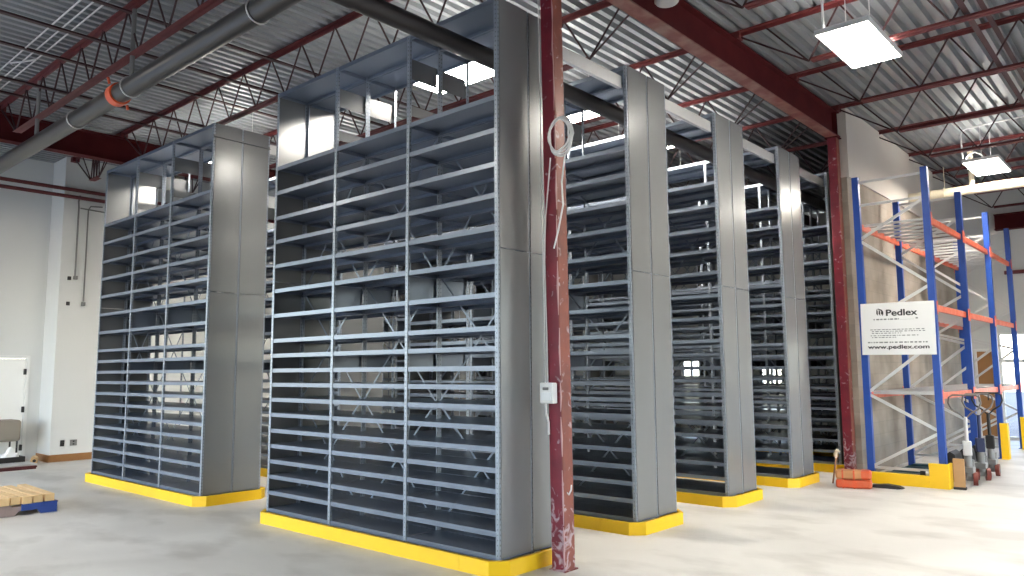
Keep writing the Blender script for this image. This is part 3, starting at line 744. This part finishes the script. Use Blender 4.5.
# ---------------------------------------------------------------- things on the left
t = thing('wooden_pallet', 'wooden pallet with one blue corner under pale timbers at far left', 'pallet', (-10.68, 2.79, 0))
for k in range(5):
    y = -.48+k*.24; MB().rbox(-.6, .56, y-.06, y+.06, .104, .124, .004).build('deck_board', M['oldwood'], t)
for x in (-.55, 0, .53):
    MB().prism([(-.52,.0),(-.36,.0),(-.32,.05),(-.14,.05),(-.10,0),(.10,0),(.14,.05),(.32,.05),(.36,0),(.52,0),(.52,.103),(-.52,.103)], x-.022, x+.022, 0).build('stringer', M['oldwood'], t)
MB().prism([(.16,.05),(.32,.05),(.36,0),(.525,0),(.525,.124),(.16,.124)], .553, .575, 0).build('blue_board', M['bluewood'], t)
for k in range(9):
    y = -.46+k*.112 + (.03 if k == 8 else 0)
    l = .585-.015*((k*7) % 3)
    o = MB().rbox(-.6, l, -.05, .05, 0, .085, .006).build('pine_timber', M['wood'], None, (-10.68, 2.79+y, .1245)); o.rotation_euler.z = -.03 if k == 8 else 0
    tag(o, 'fresh pine timber lying on the far-left pallet, %s counting from the blue corner' % ORD[8-k], 'timber', 'pine timbers on the pallet')
# upholstered seat, boxes and boards by the white door
t = thing('upholstered_bench', 'taupe upholstered seat standing by the white door at left edge', 'seat', (-16.03, 4.20, 0))
MB().rbox(-.24, .24, -.34, .33, .41, .79, .05, 3).build('cushion', M['taupe'], t)
for x in (-.2, .2):
    for y in (-.26, .28): MB().tube([(x,y,.42),(x,y,0)], .016, 8).build('leg', M['darksteel'], t)
t = thing('plastic_bag', 'crumpled white bag on the dark tray under the taupe seat', 'bag', (-15.62, 4.33, .03))
bm = bmesh.new(); bmesh.ops.create_icosphere(bm, subdivisions=3, radius=.5)
for v in bm.verts:
    k = 1+.18*math.sin(9*v.co.x+4*v.co.z)*math.cos(7*v.co.y)+.1*math.sin(15*v.co.z)
    v.co = (v.co.x*.2*k, v.co.y*.26*k, max(0, (v.co.z+.42))*.27*k)
mb = MB(); bm.verts.ensure_lookup_table(); mb.add([v.co[:] for v in bm.verts], [[v.index for v in f.verts] for f in bm.faces], True); bm.free()
mb.build('bag_body', M['white'], t)
MB().tube([(0,-.03,.22),(0,-.05,.27),(0,.03,.27),(0,.02,.22)], .008, 6).build('bag_handle', M['white'], t)
t = thing('dark_tray', 'low dark tray holding a white bag near the white door', 'tray', (-15.60, 4.15, 0))
MB().rbox(-.17, .17, -.38, .36, 0, .03, .008).build('tray_bottom', M['darksteel'], t)
MB().box(-.17,.17,-.38,-.36,.03,.17).box(-.17,.17,.34,.36,.03,.17).box(-.17,-.15,-.36,.34,.03,.17).box(.15,.17,-.36,.34,.03,.17).build('tray_rim', M['darksteel'], t)
t = thing('board_stack', 'flat pale and maroon boards lying on the floor by the white door', 'boards', (-15.12, 4.06, 0))
for k, (w, l, z, mm, dx) in enumerate(((.26,.46,0,'reddark',0),(.25,.44,.028,'reddark',.02),(.24,.43,.056,'galv',-.02))):
    MB().rbox(-w+dx, w+dx, -l, l+.03*k, z, z+.027, .006).build('board', M[mm], t)
t = thing('carpet_roll', 'small tan roll lying on the floor against the brown baseboard', 'roll', (-15.78, 4.76, .062), -.3)
MB().tube([(-.25,0,0),(.18,0,0)], .06, 18).build('roll_body', M['wood'], t)
MB().tube([(.175,0,0),(.186,0,0)], .028, 14).build('roll_core', M['darksteel'], t)
# conduits, junction boxes and outlets on the white wall
o = MB().tube([(0,0,1.62),(0,-.02,1.5),(.0,-.01,1.4),(0,-.01,.06)], .016, 8).rbox(-.02,.03,-.035,.03,0,.07,.006).build('wall_conduit', M['grey'], None, (XW+.035, 5.24, 3.38))
tag(o, 'left of two thin conduits running down the white wall, ending higher', 'conduit', 'conduits on the white wall')
o = MB().tube([(0,.25,1.95),(0,.04,1.93),(0,.0,1.86),(0,.0,.08)], .013, 8).rbox(-.02,.03,-.035,.03,0,.07,.006).build('wall_conduit', M['grey'], None, (XW+.035, 5.40, 2.89))
tag(o, 'right of two thin conduits running down the white wall, ending lower', 'conduit', 'conduits on the white wall')
o = MB().tube([(0,0,0),(0,.5,-.02)], .013, 8).build('wall_conduit', M['grey'], None, (XW+.03, 5.26, 4.76))
tag(o, 'short level conduit branching toward the left-hand shelving on the white wall', 'conduit', 'conduits on the white wall')
for y, z, s in ((5.14, 3.40, 'upper'), (5.14, 2.92, 'lower')):
    o = MB().rbox(0, .03, -.03, .03, -.035, .035, .006).build('junction_box', M['darksteel'], None, (XW, y, z)); tag(o, 'tiny dark junction box on the white wall, %s of two' % s, 'box', 'junction boxes')
for y, m, s in ((5.18, 'black', 'black'), (5.37, 'grey', 'grey')):
    t = thing('wall_outlet', '%s wall outlet plate above the brown baseboard' % s, 'outlet', (XW, y, .33))
    MB().rbox(0, .014, -.035 if m == 'black' else -.06, .035 if m == 'black' else .06, -.055, .055, .004).build('plate', M[m], t)
    for d in (-1, 1): MB().rbox(.013, .017, -.015, .015, d*.025-.013, d*.025+.013, .001).build('socket', M['darksteel'], t)
# far wall steel: header beam and girt
o = MB().box(-6, 6, -.1, .1, 0, .02).box(-6, 6, -.1, .1, .34, .36).box(-6, 6, -.008, .008, .02, .34).build('header_beam', M['beam'], None, (2.9, YFAR-.14, 4.72))
tag(o, 'dark red beam along the top of the far wall at the right edge', 'beam')
o = MB().rbox(-4, 4, -.04, .04, -.04, .04, .006).build('wall_girt', M['red'], None, (1.0, YFAR-.045, 3.75))
tag(o, 'thin dark red rail across the far wall above the bright window', 'rail')
o = MB().tube([(0,0,0),(0,0,4.9)], .055, 14).build('wall_downpipe', M['white'], None, (XB+.07, 19.5, 0))
tag(o, 'white vertical pipe against the far end of the block wall', 'pipe')
# car parked outside the far window
t = thing('parked_car', 'dark car parked outside the bright far window', 'car', (-1.4, 26.5, -.21), .1)
body = [(-2.1,.28),(-2.05,.62),(-1.3,.80),(-.75,1.22),(.65,1.25),(1.25,.86),(2.0,.74),(2.12,.45),(2.08,.26)]
MB().prism(body, -.82, .82, 1).build('body', M['carpaint'], t)
MB().prism([(-1.15,.84),(-.70,1.17),(.60,1.19),(1.08,.86)], -.83, .83, 1).build('side_windows', M['carglass'], t)
for x in (-1.3, 1.3):
    for s in (-1, 1): MB().tube([(x, s*.66, .31), (x, s*.86, .31)], .31, 18).build('wheel', M['black'], t)

# ---------------------------------------------------------------- light
w = bpy.data.worlds.new('World'); S.world = w; w.use_nodes = True
nt = w.node_tree; bg = nt.nodes['Background']
sky = nt.nodes.new('ShaderNodeTexSky'); sky.sky_type = 'NISHITA'; sky.sun_disc = False; sky.sun_elevation = math.radians(50); sky.sun_rotation = math.radians(120)
mx = nt.nodes.new('ShaderNodeMix'); mx.data_type = 'RGBA'; mx.inputs['Factor'].default_value = .5; mx.inputs['B'].default_value = (.84,.85,.87,1)
nt.links.new(sky.outputs[0], mx.inputs['A']); nt.links.new(mx.outputs['Result'], bg.inputs['Color']); bg.inputs['Strength'].default_value = 2.7

# ---------------------------------------------------------------- camera
f, pitch, yaw, roll = 761.4352, math.radians(6.2406), math.radians(41.5179), math.radians(-.3708)
fw = Vector((-math.sin(yaw)*math.cos(pitch), math.cos(yaw)*math.cos(pitch), math.sin(pitch)))
ri = Vector((math.cos(yaw), math.sin(yaw), 0)); up = ri.cross(fw)
r2 = ri*math.cos(roll)+up*math.sin(roll); u2 = -ri*math.sin(roll)+up*math.cos(roll)
cd = bpy.data.cameras.new('camera'); cam = bpy.data.objects.new('camera', cd); C.objects.link(cam)
Rm = Matrix((r2, u2, -fw)).transposed()
cam.matrix_world = Matrix.Translation((0,0,1.6)) @ Rm.to_4x4()
cd.sensor_width = 36; cd.lens = f/1024*36; cd.clip_start = .05; cd.clip_end = 300
S.camera = cam
S.view_settings.view_transform = 'Standard'; S.view_settings.look = 'None'; S.view_settings.gamma = 1
S.view_settings.use_curve_mapping = False; S.view_settings.exposure = .2
S.cycles.use_denoising = True; S.cycles.max_bounces = 8; S.cycles.diffuse_bounces = 5; S.cycles.sample_clamp_indirect = 8
